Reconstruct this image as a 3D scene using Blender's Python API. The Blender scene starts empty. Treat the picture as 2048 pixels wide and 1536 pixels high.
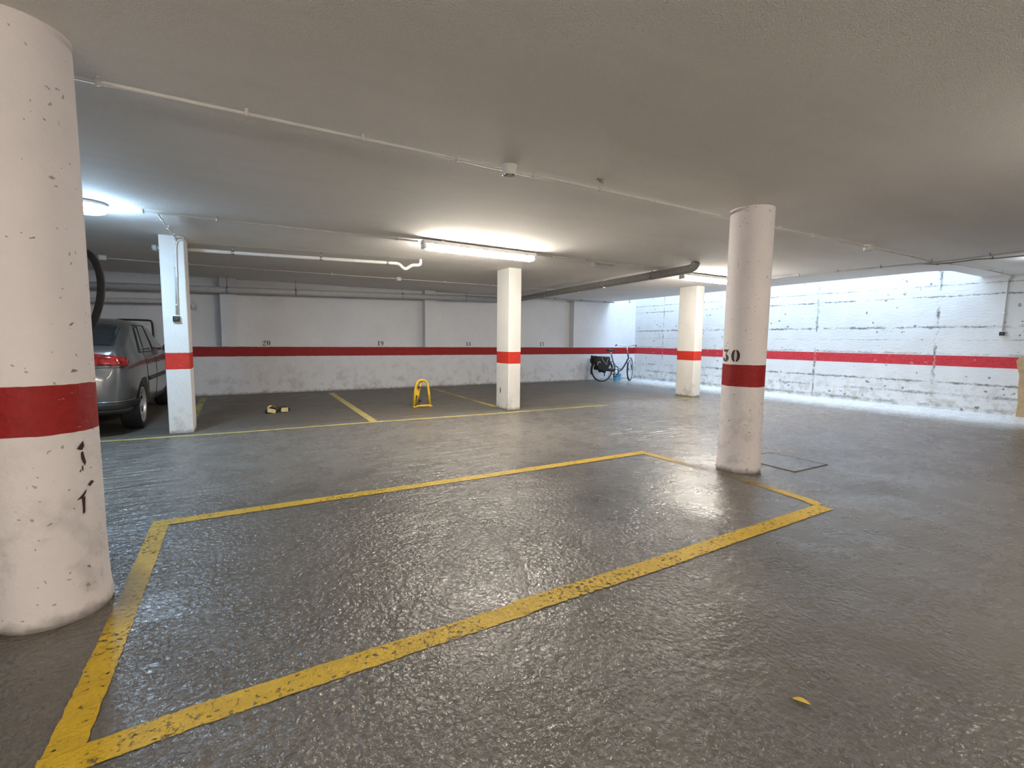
import bpy, bmesh, math, random
from mathutils import Vector, Matrix
random.seed(7)
PI = math.pi
SC = bpy.context.scene
COL = SC.collection

# ------------------------------------------------------------------ camera
cd = bpy.data.cameras.new('camera'); cam = bpy.data.objects.new('camera', cd); COL.objects.link(cam)
cd.sensor_width = 36.0; cd.lens = 16.493; cd.clip_start = 0.02
RR = (0.87012, -0.49273, 0.01085); UU = (0.03666, 0.08667, 0.99556); FF = (0.49148, 0.86586, -0.09348)
cam.matrix_world = Matrix(((RR[0], UU[0], -FF[0], 0.0), (RR[1], UU[1], -FF[1], 0.0), (RR[2], UU[2], -FF[2], 1.21), (0, 0, 0, 1)))
SC.camera = cam
# ------------------------------------------------------------------ world, daylight, exposure
W = bpy.data.worlds.new('sky'); SC.world = W; W.use_nodes = True
W.node_tree.nodes['Background'].inputs[0].default_value = (0.56, 0.77, 1.0, 1)
W.node_tree.nodes['Background'].inputs[1].default_value = 1.5
ad = bpy.data.lights.new('daylight', 'AREA'); ad.shape = 'RECTANGLE'; ad.size = 1.3; ad.size_y = 7.8
ad.energy = 126; ad.color = (0.60, 0.79, 1.0)
ao = bpy.data.objects.new('daylight', ad); COL.objects.link(ao); ao.location = (10.6, 7.3, 4.15)
SC.view_settings.view_transform = 'Standard'; SC.view_settings.look = 'None'
SC.view_settings.exposure = 1.2; SC.view_settings.gamma = 1.0; SC.view_settings.use_curve_mapping = False
SC.cycles.max_bounces = 7; SC.cycles.diffuse_bounces = 5; SC.cycles.glossy_bounces = 3; SC.cycles.adaptive_threshold = 0.05
SC.cycles.sample_clamp_indirect = 6.0
FLUO = 72.0      # fluorescent diffuser emission
BULK = 110.0
H = 2.415        # ceiling height
BZ0, BZ1 = 0.805, 1.008   # red band

# ------------------------------------------------------------------ material helpers
class NT:
    def __init__(s, name):
        s.m = bpy.data.materials.new(name); s.m.use_nodes = True
        s.t = s.m.node_tree; s.b = s.t.nodes['Principled BSDF']; s.out = s.t.nodes['Material Output']
        s.g = s.t.nodes.new('ShaderNodeNewGeometry'); s.pos = s.g.outputs['Position']
    def put(s, sock, v):
        if hasattr(v, 'is_linked'): s.t.links.new(v, sock)
        else:
            try: sock.default_value = v
            except Exception: sock.default_value = tuple(v) + (1,) if len(v) == 3 else v
    def n(s, typ, ins=None, **kw):
        o = s.t.nodes.new('ShaderNode' + typ)
        for k, v in kw.items(): setattr(o, k, v)
        for k, v in (ins or {}).items(): s.put(o.inputs[k], v)
        return o
    def m_(s, op, a, b=0.0, c=None, clamp=False):
        o = s.n('Math', operation=op); o.use_clamp = clamp
        s.put(o.inputs[0], a); s.put(o.inputs[1], b)
        if c is not None: s.put(o.inputs[2], c)
        return o.outputs[0]
    def xyz(s, v=None):
        o = s.n('SeparateXYZ'); s.put(o.inputs[0], v or s.pos); return o.outputs
    def vec(s, x, y, z):
        o = s.n('CombineXYZ'); s.put(o.inputs[0], x); s.put(o.inputs[1], y); s.put(o.inputs[2], z); return o.outputs[0]
    def scale(s, v, k):
        o = s.n('VectorMath', operation='MULTIPLY'); s.put(o.inputs[0], v); o.inputs[1].default_value = k; return o.outputs[0]
    def noise(s, sc, det=3, rough=0.55, v=None, dist=0.0):
        return s.n('TexNoise', {'Vector': v or s.pos, 'Scale': sc, 'Detail': det, 'Roughness': rough, 'Distortion': dist}).outputs[0]
    def vor(s, sc, v=None):
        return s.n('TexVoronoi', {'Vector': v or s.pos, 'Scale': sc})
    def ramp(s, v, a, b, lo=0.0, hi=1.0):
        return s.n('MapRange', {'Value': v, 'From Min': a, 'From Max': b, 'To Min': lo, 'To Max': hi}, clamp=True).outputs[0]
    def mix(s, f, a, b, mode='MIX'):
        o = s.n('Mix', data_type='RGBA', blend_type=mode)
        s.put(o.inputs[0], f); s.put(o.inputs[6], a if hasattr(a, 'is_linked') else tuple(a)[:3] + (1,)); s.put(o.inputs[7], b if hasattr(b, 'is_linked') else tuple(b)[:3] + (1,))
        return o.outputs[2]
    def bump(s, h, dist, st=1.0, normal=None):
        o = s.n('Bump', {'Height': h, 'Distance': dist, 'Strength': st})
        if normal is not None: s.put(o.inputs['Normal'], normal)
        return o.outputs[0]
    def set(s, **k):
        for a, v in k.items():
            nm = {'col': 'Base Color', 'rough': 'Roughness', 'metal': 'Metallic', 'nrm': 'Normal', 'alpha': 'Alpha', 'spec': 'Specular IOR Level', 'coat': 'Coat Weight', 'emit': 'Emission Color', 'est': 'Emission Strength'}[a]
            if a in ('col', 'emit') and not hasattr(v, 'is_linked'): v = tuple(v)[:3] + (1,)
            s.put(s.b.inputs[nm], v)
        return s.m

MAT = {}
def plain(name, col, rough=0.5, metal=0.0, var=0.12, bump=0.0, coat=0.0):
    if name in MAT: return MAT[name]
    t = NT(name)
    nz = t.noise(14, 3)
    c = t.mix(t.ramp(nz, .3, .7), [x * (1 - var) for x in col], [min(1, x * (1 + var)) for x in col])
    t.set(col=c, rough=rough, metal=metal, coat=coat)
    if bump: t.set(nrm=t.bump(t.noise(90, 2), bump))
    MAT[name] = t.m; return t.m
def glow(name, col, st):
    t = NT(name); t.set(col=(.8, .8, .8), emit=col, est=st, rough=.4); return t.m

RED = (0.25, 0.011, 0.010)
def painted(name, base, band=True, red=RED, spots=0.0, spot_scale=14, dirt=0.5, dirt_h=0.35, rough=0.6, bump=0.004, bscale=30):
    """whitewashed concrete with a red band, pits and scuffs"""
    t = NT(name); X, Y, Z = t.xyz()
    n1 = t.noise(1.7, 4); n2 = t.noise(9, 4, .6)
    c = t.mix(t.ramp(n1, .35, .65), [x * .93 for x in base], base)
    c = t.mix(t.m_('MULTIPLY', t.ramp(n2, .48, .72), .12), c, [x * .72 for x in base])
    # scuffed dirt low down
    hz = t.ramp(Z, dirt_h * 2.2, 0.0)
    d = t.m_('MULTIPLY', t.m_('MULTIPLY', t.ramp(t.noise(5.5, 5, .65), .50, .66), hz), dirt, clamp=True)
    c = t.mix(d, c, (.22, .20, .17))
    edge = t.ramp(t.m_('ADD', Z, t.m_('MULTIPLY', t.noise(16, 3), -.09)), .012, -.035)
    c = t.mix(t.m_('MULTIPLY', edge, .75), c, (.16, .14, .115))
    if band:
        w = t.m_('MULTIPLY', t.m_('SUBTRACT', t.noise(11, 2), .5), .012)
        zz = t.m_('ADD', Z, w)
        mk = t.m_('MULTIPLY', t.ramp(zz, BZ0, BZ0 + .002), t.ramp(zz, BZ1, BZ1 - .002))
        rc = t.mix(t.ramp(t.noise(22, 4), .35, .75), red, [x * 1.25 for x in red])
        sc = t.m_('MULTIPLY', t.ramp(t.noise(60, 3, .6, t.scale(t.pos, (.4, .4, 1.4))), .70, .76), .5)
        rc = t.mix(sc, rc, base)
        c = t.mix(mk, c, rc)
    h = t.noise(bscale, 4, .6)
    if spots:
        wp = t.n('VectorMath', {0: t.pos, 1: t.scale(t.n('TexNoise', {'Vector': t.pos, 'Scale': 26.0}).outputs['Color'], (.05, .05, .05))}, operation='ADD').outputs[0]
        v = t.vor(spot_scale, wp); v2 = t.vor(spot_scale * 2.3, wp)
        g = t.n('SeparateColor', {0: v.outputs['Color']}).outputs
        r = t.ramp(g[0], 1 - spots, 1.0, 0.0, .19)
        s1 = t.m_('LESS_THAN', t.m_('ADD', v.outputs['Distance'], t.m_('MULTIPLY', t.noise(70, 2), .12)), t.m_('ADD', r, .0))
        g2 = t.n('SeparateColor', {0: v2.outputs['Color']}).outputs
        r2 = t.ramp(g2[1], 1 - spots, 1.0, 0.0, .24)
        s2 = t.m_('LESS_THAN', v2.outputs['Distance'], r2)
        s = t.m_('MAXIMUM', s1, t.m_('MULTIPLY', s2, .7))
        c = t.mix(t.m_('MULTIPLY', s, .8), c, (.10, .09, .075))
        h = t.m_('SUBTRACT', h, t.m_('MULTIPLY', s, .8))
    t.set(col=c, rough=rough, nrm=t.bump(h, bump), spec=.3)
    return t.m

# ------------------------------------------------------------------ mesh helpers
class MB:
    def __init__(s): s.v = []; s.f = []; s.sm = []
    def add(s, vs, fs, smooth=False):
        k = len(s.v); s.v += [tuple(v) for v in vs]; s.f += [tuple(i + k for i in f) for f in fs]; s.sm += [smooth] * len(fs); return s
    def box(s, c, d, rot=None):
        x, y, z = d[0] / 2, d[1] / 2, d[2] / 2
        vs = [Vector(p) for p in ((-x, -y, -z), (x, -y, -z), (x, y, -z), (-x, y, -z), (-x, -y, z), (x, -y, z), (x, y, z), (-x, y, z))]
        if rot is not None: vs = [rot @ v for v in vs]
        return s.add([v + Vector(c) for v in vs], [(3, 2, 1, 0), (4, 5, 6, 7), (0, 1, 5, 4), (1, 2, 6, 5), (2, 3, 7, 6), (3, 0, 4, 7)])
    def tube(s, pts, r, n=10, closed=False, caps=True):
        pts = [Vector(p) for p in pts]; N = len(pts)
        rs = r if isinstance(r, (list, tuple)) else [r] * N
        T = []
        for i in range(N):
            a = pts[(i - 1) % N] if (closed or i > 0) else pts[i]; b = pts[(i + 1) % N] if (closed or i < N - 1) else pts[i]
            T.append((b - a).normalized())
        u = T[0].orthogonal().normalized(); vs = []
        for i in range(N):
            u = (u - T[i] * u.dot(T[i])).normalized(); w = T[i].cross(u)
            for k in range(n):
                a = 2 * PI * k / n; vs.append(pts[i] + (u * math.cos(a) + w * math.sin(a)) * rs[i])
        fs = []
        for i in range(N if closed else N - 1):
            j = (i + 1) % N
            for k in range(n): fs.append((i * n + k, i * n + (k + 1) % n, j * n + (k + 1) % n, j * n + k))
        s.add(vs, fs, True)
        if caps and not closed:
            k0 = len(s.v) - len(vs)
            s.f += [tuple(k0 + k for k in reversed(range(n))), tuple(k0 + (N - 1) * n + k for k in range(n))]; s.sm += [False, False]
        return s
    def cyl(s, a, b, r, r2=None, n=20): return s.tube([a, b], [r, r if r2 is None else r2], n)
    def lathe(s, prof, c=(0, 0, 0), n=32, axis='z'):
        vs = []; P = len(prof)
        for k in range(n):
            a = 2 * PI * k / n
            for r, z in prof:
                p = (r * math.cos(a), r * math.sin(a), z)
                if axis == 'x': p = (z, p[0], p[1])
                if axis == 'y': p = (p[0], z, p[1])
                vs.append(Vector(p) + Vector(c))
        fs = [(k * P + i, ((k + 1) % n) * P + i, ((k + 1) % n) * P + i + 1, k * P + i + 1) for k in range(n) for i in range(P - 1)]
        return s.add(vs, fs, True)
    def build(s, name, mat, parent=None, bevel=0.0, seg=2, sub=0, recalc=True):
        me = bpy.data.meshes.new(name); me.from_pydata(s.v, [], s.f); me.polygons.foreach_set('use_smooth', s.sm)
        if recalc:
            bm = bmesh.new(); bm.from_mesh(me); bmesh.ops.recalc_face_normals(bm, faces=bm.faces); bm.to_mesh(me); bm.free()
        if mat: me.materials.append(mat)
        o = bpy.data.objects.new(name, me); COL.objects.link(o)
        if parent is not None: o.parent = parent
        if bevel:
            b = o.modifiers.new('bevel', 'BEVEL'); b.width = bevel; b.segments = seg; b.limit_method = 'ANGLE'
        if sub:
            b = o.modifiers.new('sub', 'SUBSURF'); b.levels = sub; b.render_levels = sub
        return o
def tag(o, label=None, cat=None, group=None, kind=None):
    for k, v in (('label', label), ('category', cat), ('group', group), ('kind', kind)):
        if v: o[k] = v
    return o
def empty(name, loc, label, cat, rz=0.0, group=None):
    o = bpy.data.objects.new(name, None); COL.objects.link(o); o.location = loc; o.rotation_euler = (0, 0, rz); o.empty_display_size = .1
    return tag(o, label, cat, group)
def copy_tree(o, parent=None):
    c = o.copy(); COL.objects.link(c)
    if parent is not None: c.parent = parent
    for ch in list(o.children): copy_tree(ch, c)
    return c
def smooth_path(pts, it=2):
    pts = [Vector(p) for p in pts]
    for _ in range(it):
        q = [pts[0]]
        for a, b in zip(pts, pts[1:]): q += [a * .75 + b * .25, a * .25 + b * .75]
        pts = q + [pts[-1]]
    return pts

# ------------------------------------------------------------------ materials
WHITE_BACK = painted('back_wall_paint', (.66, .67, .70), dirt=.45, dirt_h=.4, spots=0, bump=.006, bscale=16)
PILLAR = painted('pillar_paint', (.70, .69, .66), red=(.46, .03, .018), dirt=.55, dirt_h=.22, spots=.04, bump=.003)
COLUMN = painted('column_paint', (.745, .69, .68), dirt=.5, dirt_h=.45, spots=.42, spot_scale=15, bump=.004)
PLAIN_WALL = painted('plain_wall_paint', (.62, .61, .60), dirt=.3)

def right_wall_mat():
    t = NT('board_marked_wall'); X, Y, Z = t.xyz(); base = (.74, .75, .76)
    c = t.mix(t.ramp(t.noise(2.2, 4), .35, .65), [x * .92 for x in base], base)
    wob = t.m_('MULTIPLY', t.m_('SUBTRACT', t.noise(3.5, 5, .7), .5), .07)
    fine = t.m_('MULTIPLY', t.m_('SUBTRACT', t.noise(30, 3, .7), .5), .035)
    zz = t.m_('ADD', Z, t.m_('ADD', t.m_('MULTIPLY', wob, .6), fine)); yy = t.m_('ADD', Y, t.m_('ADD', t.m_('MULTIPLY', wob, .5), fine))
    gate = t.ramp(t.noise(2.6, 4, .7), .40, .58); gate2 = t.ramp(t.noise(4.0, 4, .7, t.scale(t.pos, (1, 1, .7))), .44, .58)
    wvar = t.ramp(t.noise(13, 4, .7), .36, .66, .25, 2.6)
    mk = None
    def line(v, at, w, g, k):
        nonlocal mk
        l = t.m_('MULTIPLY', t.m_('MULTIPLY', t.ramp(t.m_('ABSOLUTE', t.m_('SUBTRACT', v, at)), t.m_('MULTIPLY', wvar, w), t.m_('MULTIPLY', wvar, w * .2)), g), k)
        mk = l if mk is None else t.m_('MAXIMUM', mk, l)
    for z, w, k in ((2.30, .014, .6), (2.10, .013, .8), (1.53, .022, .85), (1.29, .008, .5), (1.03, .02, .5), (.50, .018, .85), (.28, .022, .7), (.06, .03, .6)): line(zz, z, w, gate, k)
    for y, w, k in ((3.80, .022, .9), (5.90, .022, .8), (8.1, .02, .8), (10.2, .02, .7), (1.9, .02, .8)): line(yy, y, w, gate2, k)
    # pits, denser near the ground
    wp = t.n('VectorMath', {0: t.pos, 1: t.scale(t.n('TexNoise', {'Vector': t.pos, 'Scale': 16.0, 'Detail': 3.0}).outputs['Color'], (.10, .10, .10))}, operation='ADD').outputs[0]
    v = t.vor(10, wp); g = t.n('SeparateColor', {0: v.outputs['Color']}).outputs
    th = t.ramp(Z, 0.0, 1.0, .25, .70)
    r = t.m_('MULTIPLY', t.m_('GREATER_THAN', g[0], th), t.m_('MULTIPLY', g[1], .27))
    pit = t.ramp(t.m_('SUBTRACT', t.m_('ADD', v.outputs['Distance'], t.m_('MULTIPLY', t.noise(40, 3), .16)), r), .10, .02)
    mk = t.m_('MAXIMUM', mk, t.m_('MULTIPLY', pit, .75))
    c = t.mix(t.m_('MULTIPLY', t.m_('MULTIPLY', t.ramp(t.noise(7, 5, .65), .48, .62), t.ramp(Z, .7, .0)), .65), c, (.38, .34, .28))
    c = t.mix(mk, c, (.13, .13, .12))
    zb = t.m_('ADD', Z, t.m_('MULTIPLY', fine, .25))
    red = t.mix(t.ramp(t.noise(20, 4), .3, .8), (.50, .03, .04), (.62, .06, .075))
    red = t.mix(t.m_('MULTIPLY', mk, .45), red, (.72, .5, .5))
    bk = t.m_('MULTIPLY', t.ramp(zb, .812, .815), t.ramp(zb, 1.012, 1.009)); c = t.mix(bk, c, red)
    h = t.m_('SUBTRACT', t.noise(18, 5, .6, t.scale(t.pos, (1, .5, 2.5))), t.m_('MULTIPLY', mk, 1.2))
    t.set(col=c, rough=.65, nrm=t.bump(h, .006), spec=.25); return t.m
RIGHT = right_wall_mat()

NC = (-0.771, 2.711); RC = (4.08, 2.767); CR = 0.185     # round columns
def floor_mat():
    t = NT('worn_concrete_floor'); X, Y, Z = t.xyz()
    big = t.noise(.55, 4, .6); mid = t.noise(3.1, 5, .65); spk = t.noise(48, 3, .7)
    c = t.mix(t.ramp(big, .35, .65), (.104, .094, .081), (.150, .137, .120))
    c = t.mix(t.m_('MULTIPLY', t.ramp(mid, .52, .70), .35), c, (.125, .110, .092))
    c = t.mix(t.m_('MULTIPLY', t.ramp(spk, .56, .76), .30), c, (.34, .32, .29))
    # parking bays along the wall: undriven, dusty and darker
    bay = t.m_('MULTIPLY', t.ramp(t.m_('ADD', Y, t.m_('MULTIPLY', t.m_('SUBTRACT', mid, .5), .5)), 6.8, 7.25), t.ramp(X, 9.3, 8.2))
    c = t.mix(t.m_('MULTIPLY', bay, .60), c, (.120, .106, .086))
    lane = t.m_('MULTIPLY', t.m_('MULTIPLY', t.ramp(t.m_('ADD', Y, t.m_('MULTIPLY', mid, .8)), 4.0, 4.9), t.m_('SUBTRACT', 1.0, bay)), t.ramp(mid, .30, .60, .25, .60))
    c = t.mix(lane, c, (.215, .200, .178))
    # dirt swept round the feet of the columns
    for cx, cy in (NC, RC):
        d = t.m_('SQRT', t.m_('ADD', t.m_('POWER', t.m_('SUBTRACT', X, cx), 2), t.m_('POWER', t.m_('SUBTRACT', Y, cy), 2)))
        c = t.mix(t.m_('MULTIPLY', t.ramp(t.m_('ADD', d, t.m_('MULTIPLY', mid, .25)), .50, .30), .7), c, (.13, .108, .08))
    # whitewash along the right wall, widened to paint in daylight below the slot
    wash_day = t.ramp(t.m_('ADD', X, t.m_('MULTIPLY', t.noise(3, 5, .7), .9)), 9.95, 11.0)
    c = t.mix(t.m_('MULTIPLY', wash_day, .9), c, (.72, .73, .74))
    # dark wet-looking ripples by the round column on the right
    ax, ay = t.m_('SUBTRACT', X, 5.9), t.m_('SUBTRACT', Y, 2.25)
    rr = t.m_('SQRT', t.m_('ADD', t.m_('POWER', ax, 2), t.m_('POWER', t.m_('MULTIPLY', ay, 1.6), 2)))
    rip = t.m_('MULTIPLY', t.ramp(rr, 1.25, .4), t.ramp(t.noise(9, 4, .6, t.scale(t.pos, (.7, 1.6, 1))), .50, .60))
    c = t.mix(t.m_('MULTIPLY', rip, .7), c, (.07, .052, .042))
    # roughness: polished driving lane, matt bays
    ro = t.m_('ADD', t.ramp(mid, .3, .7, .21, .35), t.m_('MULTIPLY', bay, .22), clamp=True)
    # turning-tyre arc scored in the screed
    ra = t.m_('SQRT', t.m_('ADD', t.m_('POWER', t.m_('SUBTRACT', X, .02), 2), t.m_('POWER', t.m_('SUBTRACT', Y, 2.50), 2)))
    arc = t.ramp(t.m_('ABSOLUTE', t.m_('SUBTRACT', t.m_('ADD', ra, t.m_('MULTIPLY', t.m_('SUBTRACT', t.noise(14, 4, .7), .5), .09)), 1.29)), .024, .002)
    arc = t.m_('MULTIPLY', arc, t.m_('MULTIPLY', t.ramp(Y, 3.4, 2.9), t.ramp(X, .55, .85)))
    c = t.mix(t.m_('MULTIPLY', arc, .55), c, (.36, .33, .29))
    pb = t.vor(38.0).outputs['Distance']
    h = t.m_('ADD', t.m_('MULTIPLY', t.noise(42, 3, .55, dist=.6), 1.0), t.m_('MULTIPLY', pb, .32))
    h = t.m_('ADD', h, t.m_('MULTIPLY', t.noise(6, 3, .5, t.scale(t.pos, (1, 2.2, 1))), 1.1))
    amt = t.ramp(t.m_('ADD', t.noise(.9, 3), t.ramp(X, 3.2, 1.2, -.12, .06)), .36, .60, .30, 1.0)
    h = t.m_('MULTIPLY', h, amt)
    h = t.m_('ADD', h, t.m_('MULTIPLY', arc, .4))
    # long tyre-polished streaks further out
    st = t.noise(5.0, 3, .5, t.scale(t.pos, (.35, 2.4, 1)))
    h = t.m_('ADD', h, t.m_('MULTIPLY', t.m_('MULTIPLY', st, t.ramp(Y, 3.6, 4.6)), 3.2))
    t.set(col=c, rough=ro, nrm=t.bump(h, .0125), spec=.65); return t.m
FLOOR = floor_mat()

def ceiling_mat():
    t = NT('sprayed_ceiling')
    c = t.mix(t.ramp(t.noise(.8, 4), .35, .65), (.80, .775, .745), (.84, .82, .79))
    c = t.mix(t.m_('MULTIPLY', t.ramp(t.noise(1.3, 3, .6, t.scale(t.pos, (.5, 2.5, 1))), .5, .75), .25), c, (.66, .63, .60))
    t.set(col=c, rough=.85, nrm=t.bump(t.noise(120, 2, .6), .008), spec=.15); return t.m
CEIL = ceiling_mat()

def line_mat(name, col, lo, hi, dirt=True):
    t = NT(name); X, Y, Z = t.xyz()
    c = t.mix(t.ramp(t.noise(11, 4), .35, .7), col, [x * .82 for x in col])
    wear = t.ramp(t.m_('ADD', t.noise(42, 4, .7), t.m_('MULTIPLY', t.m_('SUBTRACT', t.noise(2.4, 3), .5), .35)), lo, hi)
    if dirt:
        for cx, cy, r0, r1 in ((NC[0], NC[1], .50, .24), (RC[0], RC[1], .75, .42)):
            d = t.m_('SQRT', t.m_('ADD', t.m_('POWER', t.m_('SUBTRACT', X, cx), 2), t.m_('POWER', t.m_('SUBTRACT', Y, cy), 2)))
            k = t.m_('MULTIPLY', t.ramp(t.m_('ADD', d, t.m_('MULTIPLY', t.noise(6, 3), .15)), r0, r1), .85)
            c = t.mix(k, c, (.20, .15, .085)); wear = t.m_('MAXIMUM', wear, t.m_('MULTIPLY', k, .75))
    t.set(col=c, rough=.5, alpha=t.m_('SUBTRACT', 1.0, wear), nrm=t.bump(t.noise(52, 3, .55, dist=.5), .008), spec=.45); return t.m
LINE_NEAR = line_mat('yellow_line_paint', (.62, .40, .018), .55, .66)
LINE_FAR = line_mat('faded_yellow_line_paint', (.58, .47, .16), .58, .74, False)
LINE_FADE = line_mat('worn_yellow_line_paint', (.55, .45, .15), .46, .62, False)

PVC = plain('white_pvc', (.62, .60, .57), .45, var=.05)
PVCG = plain('grey_painted_pipe', (.50, .50, .50), .5, var=.06)
DGREY = plain('dull_grey_conduit', (.34, .33, .31), .6)
BPIPE = plain('grey_drain_pipe', (.30, .29, .27), .45, var=.08)
DET = plain('white_plastic', (.74, .73, .71), .4, var=.03)
BLACK = plain('black_plastic', (.009, .010, .011), .5)
RUBBER = plain('black_rubber', (.014, .014, .015), .7)
STEEL = plain('galvanised_steel', (.45, .45, .45), .35, 1.0)
CHROME = plain('polished_metal', (.75, .75, .76), .18, 1.0, .03)
YEL = plain('yellow_enamel', (.72, .47, .03), .35, coat=.3)
HOUSING = plain('lamp_housing', (.66, .65, .64), .45, var=.03)
INK = plain('dark_red_stencil_paint', (.045, .012, .012), .6)
INKB = plain('black_stencil_paint', (.03, .012, .014), .6)

# ------------------------------------------------------------------ room shell
def struct(mb, name, mat, **k): return tag(mb.build(name, mat, **k), kind='structure')
X0, Y0, YF = -4.6, -3.4, 11.33
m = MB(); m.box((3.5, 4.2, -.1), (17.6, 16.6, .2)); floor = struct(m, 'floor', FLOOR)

def prism(mb, poly, z0, z1):
    n = len(poly); mb.add([(x, y, z0) for x, y in poly] + [(x, y, z1) for x, y in poly],
        [tuple(reversed(range(n))), tuple(range(n, 2 * n))] + [(i, (i + 1) % n, n + (i + 1) % n, n + i) for i in range(n)])
SX, SY = 9.90, 3.27
corner = [(SX + .32 - .32 * math.cos(a), SY + .32 - .32 * math.sin(a)) for a in [PI / 2 * k / 8 for k in range(9)]]
m = MB(); prism(m, [(X0 - .2, Y0 - .2), (11.8, Y0 - .2), (11.8, SY)] + corner[::-1] + [(SX, 12.1), (X0 - .2, 12.1)], H, H + .28)
ceiling = struct(m, 'ceiling', CEIL)

# back wall: thick lower part whose top carries the band, pilasters above
m = MB()
m.box(((X0 + 11.3) / 2, YF + .21, BZ1 / 2 + .002), (11.3 - X0, .42, BZ1 + .004))
m.box(((X0 + 11.3) / 2, YF + .32, (BZ1 + H) / 2), (11.3 - X0, .20, H - BZ1))
for a, b in ((-4.6, -4.3), (-.42, -.12), (3.92, 4.20), (8.52, 11.3)): m.box(((a + b) / 2, YF + .11, (BZ1 + H) / 2), (b - a, .22, H - BZ1))
wall_back = struct(m, 'wall_back', WHITE_BACK, bevel=.006)
# right wall, board-marked, carries on up the light well
m = MB(); a, b = Vector((10.98, 11.6)), Vector((11.42, 2.7)); d = (b - a).normalized(); b2 = a + d * 15.2; nrm = Vector((-d.y, d.x))
if nrm.x < 0: nrm = -nrm
prism(m, [(a.x, a.y), (b2.x, b2.y), (b2.x + nrm.x * .3, b2.y + nrm.y * .3), (a.x + nrm.x * .3, a.y + nrm.y * .3)], 0, 4.4)
wall_right = struct(m, 'wall_right', RIGHT)
def rw(y): return a.x + (b.x - a.x) * (y - a.y) / (b.y - a.y)      # x of the right wall's face
m = MB(); m.box((X0 - .1, 4.2, H / 2), (.2, 16.0, H)); struct(m, 'wall_left', PLAIN_WALL)
m = MB(); m.box((3.5, Y0 - .1, H / 2), (16.4, .2, H)); struct(m, 'wall_front', PLAIN_WALL)
m = MB(); m.box((SX - .1, 7.7, 3.55), (.2, 8.9, 1.7)); m.box((10.8, SY - .1, 3.55), (1.9, .2, 1.7)); m.box((10.6, 11.75, 3.4), (1.7, .2, 2.0))
struct(m, 'wall_shaft', PLAIN_WALL)

# ragged bare plaster at the near end of the right wall
def slab_patch():
    pts = [(0, 2.70)]
    z = 0
    prof = [(0, 2.70), (.2, 2.69), (.45, 2.70), (.7, 2.71), (.85, 2.74), (.95, 2.76), (1.0, 2.74), (1.05, 2.66), (1.12, 2.60), (1.2, 2.63), (1.3, 2.64), (1.36, 2.60), (1.4, 2.67), (1.45, 2.72), (1.5, 2.62), (1.58, 2.60), (1.66, 2.57), (1.7, 2.48)]
    pl = [(y - .045 + random.uniform(-.008, .008), z) for z, y in prof] + [(2.1, 1.74), (.4, 1.78), (.4, 0)]
    mb = MB(); n = len(pl)
    mb.add([(rw(y) - .035, y, z) for y, z in pl] + [(rw(y) + .01, y, z) for y, z in pl], [tuple(range(n)), tuple(reversed(range(n, 2 * n)))] + [(i, (i + 1) % n, n + (i + 1) % n, n + i) for i in range(n)])
    return mb
o = slab_patch().build('bare_plaster', plain('bare_tan_plaster', (.52, .36, .20), .9, bump=.01), wall_right); tag(o, 'ragged tan bare plaster where the white paint ends')

# ------------------------------------------------------------------ stencilled numbers
def arcp(cx, cy, rx, ry, a0, a1, n=14): return [(cx + rx * math.cos(math.radians(a0 + (a1 - a0) * k / n)), cy + ry * math.sin(math.radians(a0 + (a1 - a0) * k / n))) for k in range(n + 1)]
def cres(cx, cy, rx, ry, ix, iy, a0, a1): return arcp(cx, cy, rx, ry, a0, a1) + arcp(cx, cy, ix, iy, a1, a0)
DIG = {
 '0': [cres(.3, .5, .3, .5, .1, .46, -72, 72), cres(.3, .5, .3, .5, .1, .46, 108, 252)],
 '1': [[(.20, .05), (.42, .05), (.42, 1), (.32, 1), (.08, .88), (.08, .83), (.20, .86)], [(.08, 0), (.54, 0), (.54, .05), (.08, .05)]],
 '2': [cres(.3, .72, .29, .28, .10, .22, -38, 112), cres(.26, .72, .25, .24, .06, .1, 150, 215), [(.51, .56), (.34, .54), (.03, .14), (.14, .14)], [(.02, .11), (.48, .11), (.57, .28), (.58, .0), (.02, 0)]],
 '3': [[(.04, 1), (.56, 1), (.45, .80), (.08, .80)], [(.40, .80), (.46, .80), (.32, .60), (.26, .60)], cres(.26, .30, .32, .30, .08, .25, -80, 78), cres(.28, .28, .29, .28, .12, .18, 172, 250)],
 '7': [[(.03, 1), (.58, 1), (.56, .84), (.10, .84), (.03, .68)], [(.55, .82), (.44, .82), (.20, 0), (.42, 0)]],
 '8': [cres(.3, .76, .23, .24, .08, .19, -75, 75), cres(.3, .76, .23, .24, .08, .19, 105, 255), cres(.3, .27, .29, .27, .1, .22, -75, 75), cres(.3, .27, .29, .27, .1, .22, 105, 255)],
 '9': [cres(.3, .68, .29, .32, .1, .27, 105, 255), cres(.3, .68, .29, .32, .1, .27, -60, 75), cres(.22, .48, .37, .48, .19, .42, -78, 10), cres(.2, .14, .17, .14, .04, .05, 160, 300)],
}
def number(text, h, fn, name, mat, parent, label, wk=1.0, gap=.16):
    mb = MB(); x = 0
    for ch in text:
        for poly in DIG[ch]:
            k = len(mb.v); mb.v += [tuple(fn((x + px * wk) * h, py * h)) for px, py in poly]; mb.f.append(tuple(range(k, k + len(poly)))); mb.sm.append(False)
        x += .6 * wk + gap
    return tag(mb.build(name, mat, parent, recalc=False), label)
for text, x, z, h in (('20', .325, 1.03, .115), ('19', 2.785, 1.035, .115), ('18', 5.125, 1.035, .11), ('17', 7.465, 1.035, .115)):
    number(text, h, lambda u, v, x=x, z=z: (x + u, YF + .217, z + v), 'stencilled_number', INKB, wall_back, 'dark stencilled number %s above the red band' % text, wk=.95)

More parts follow.
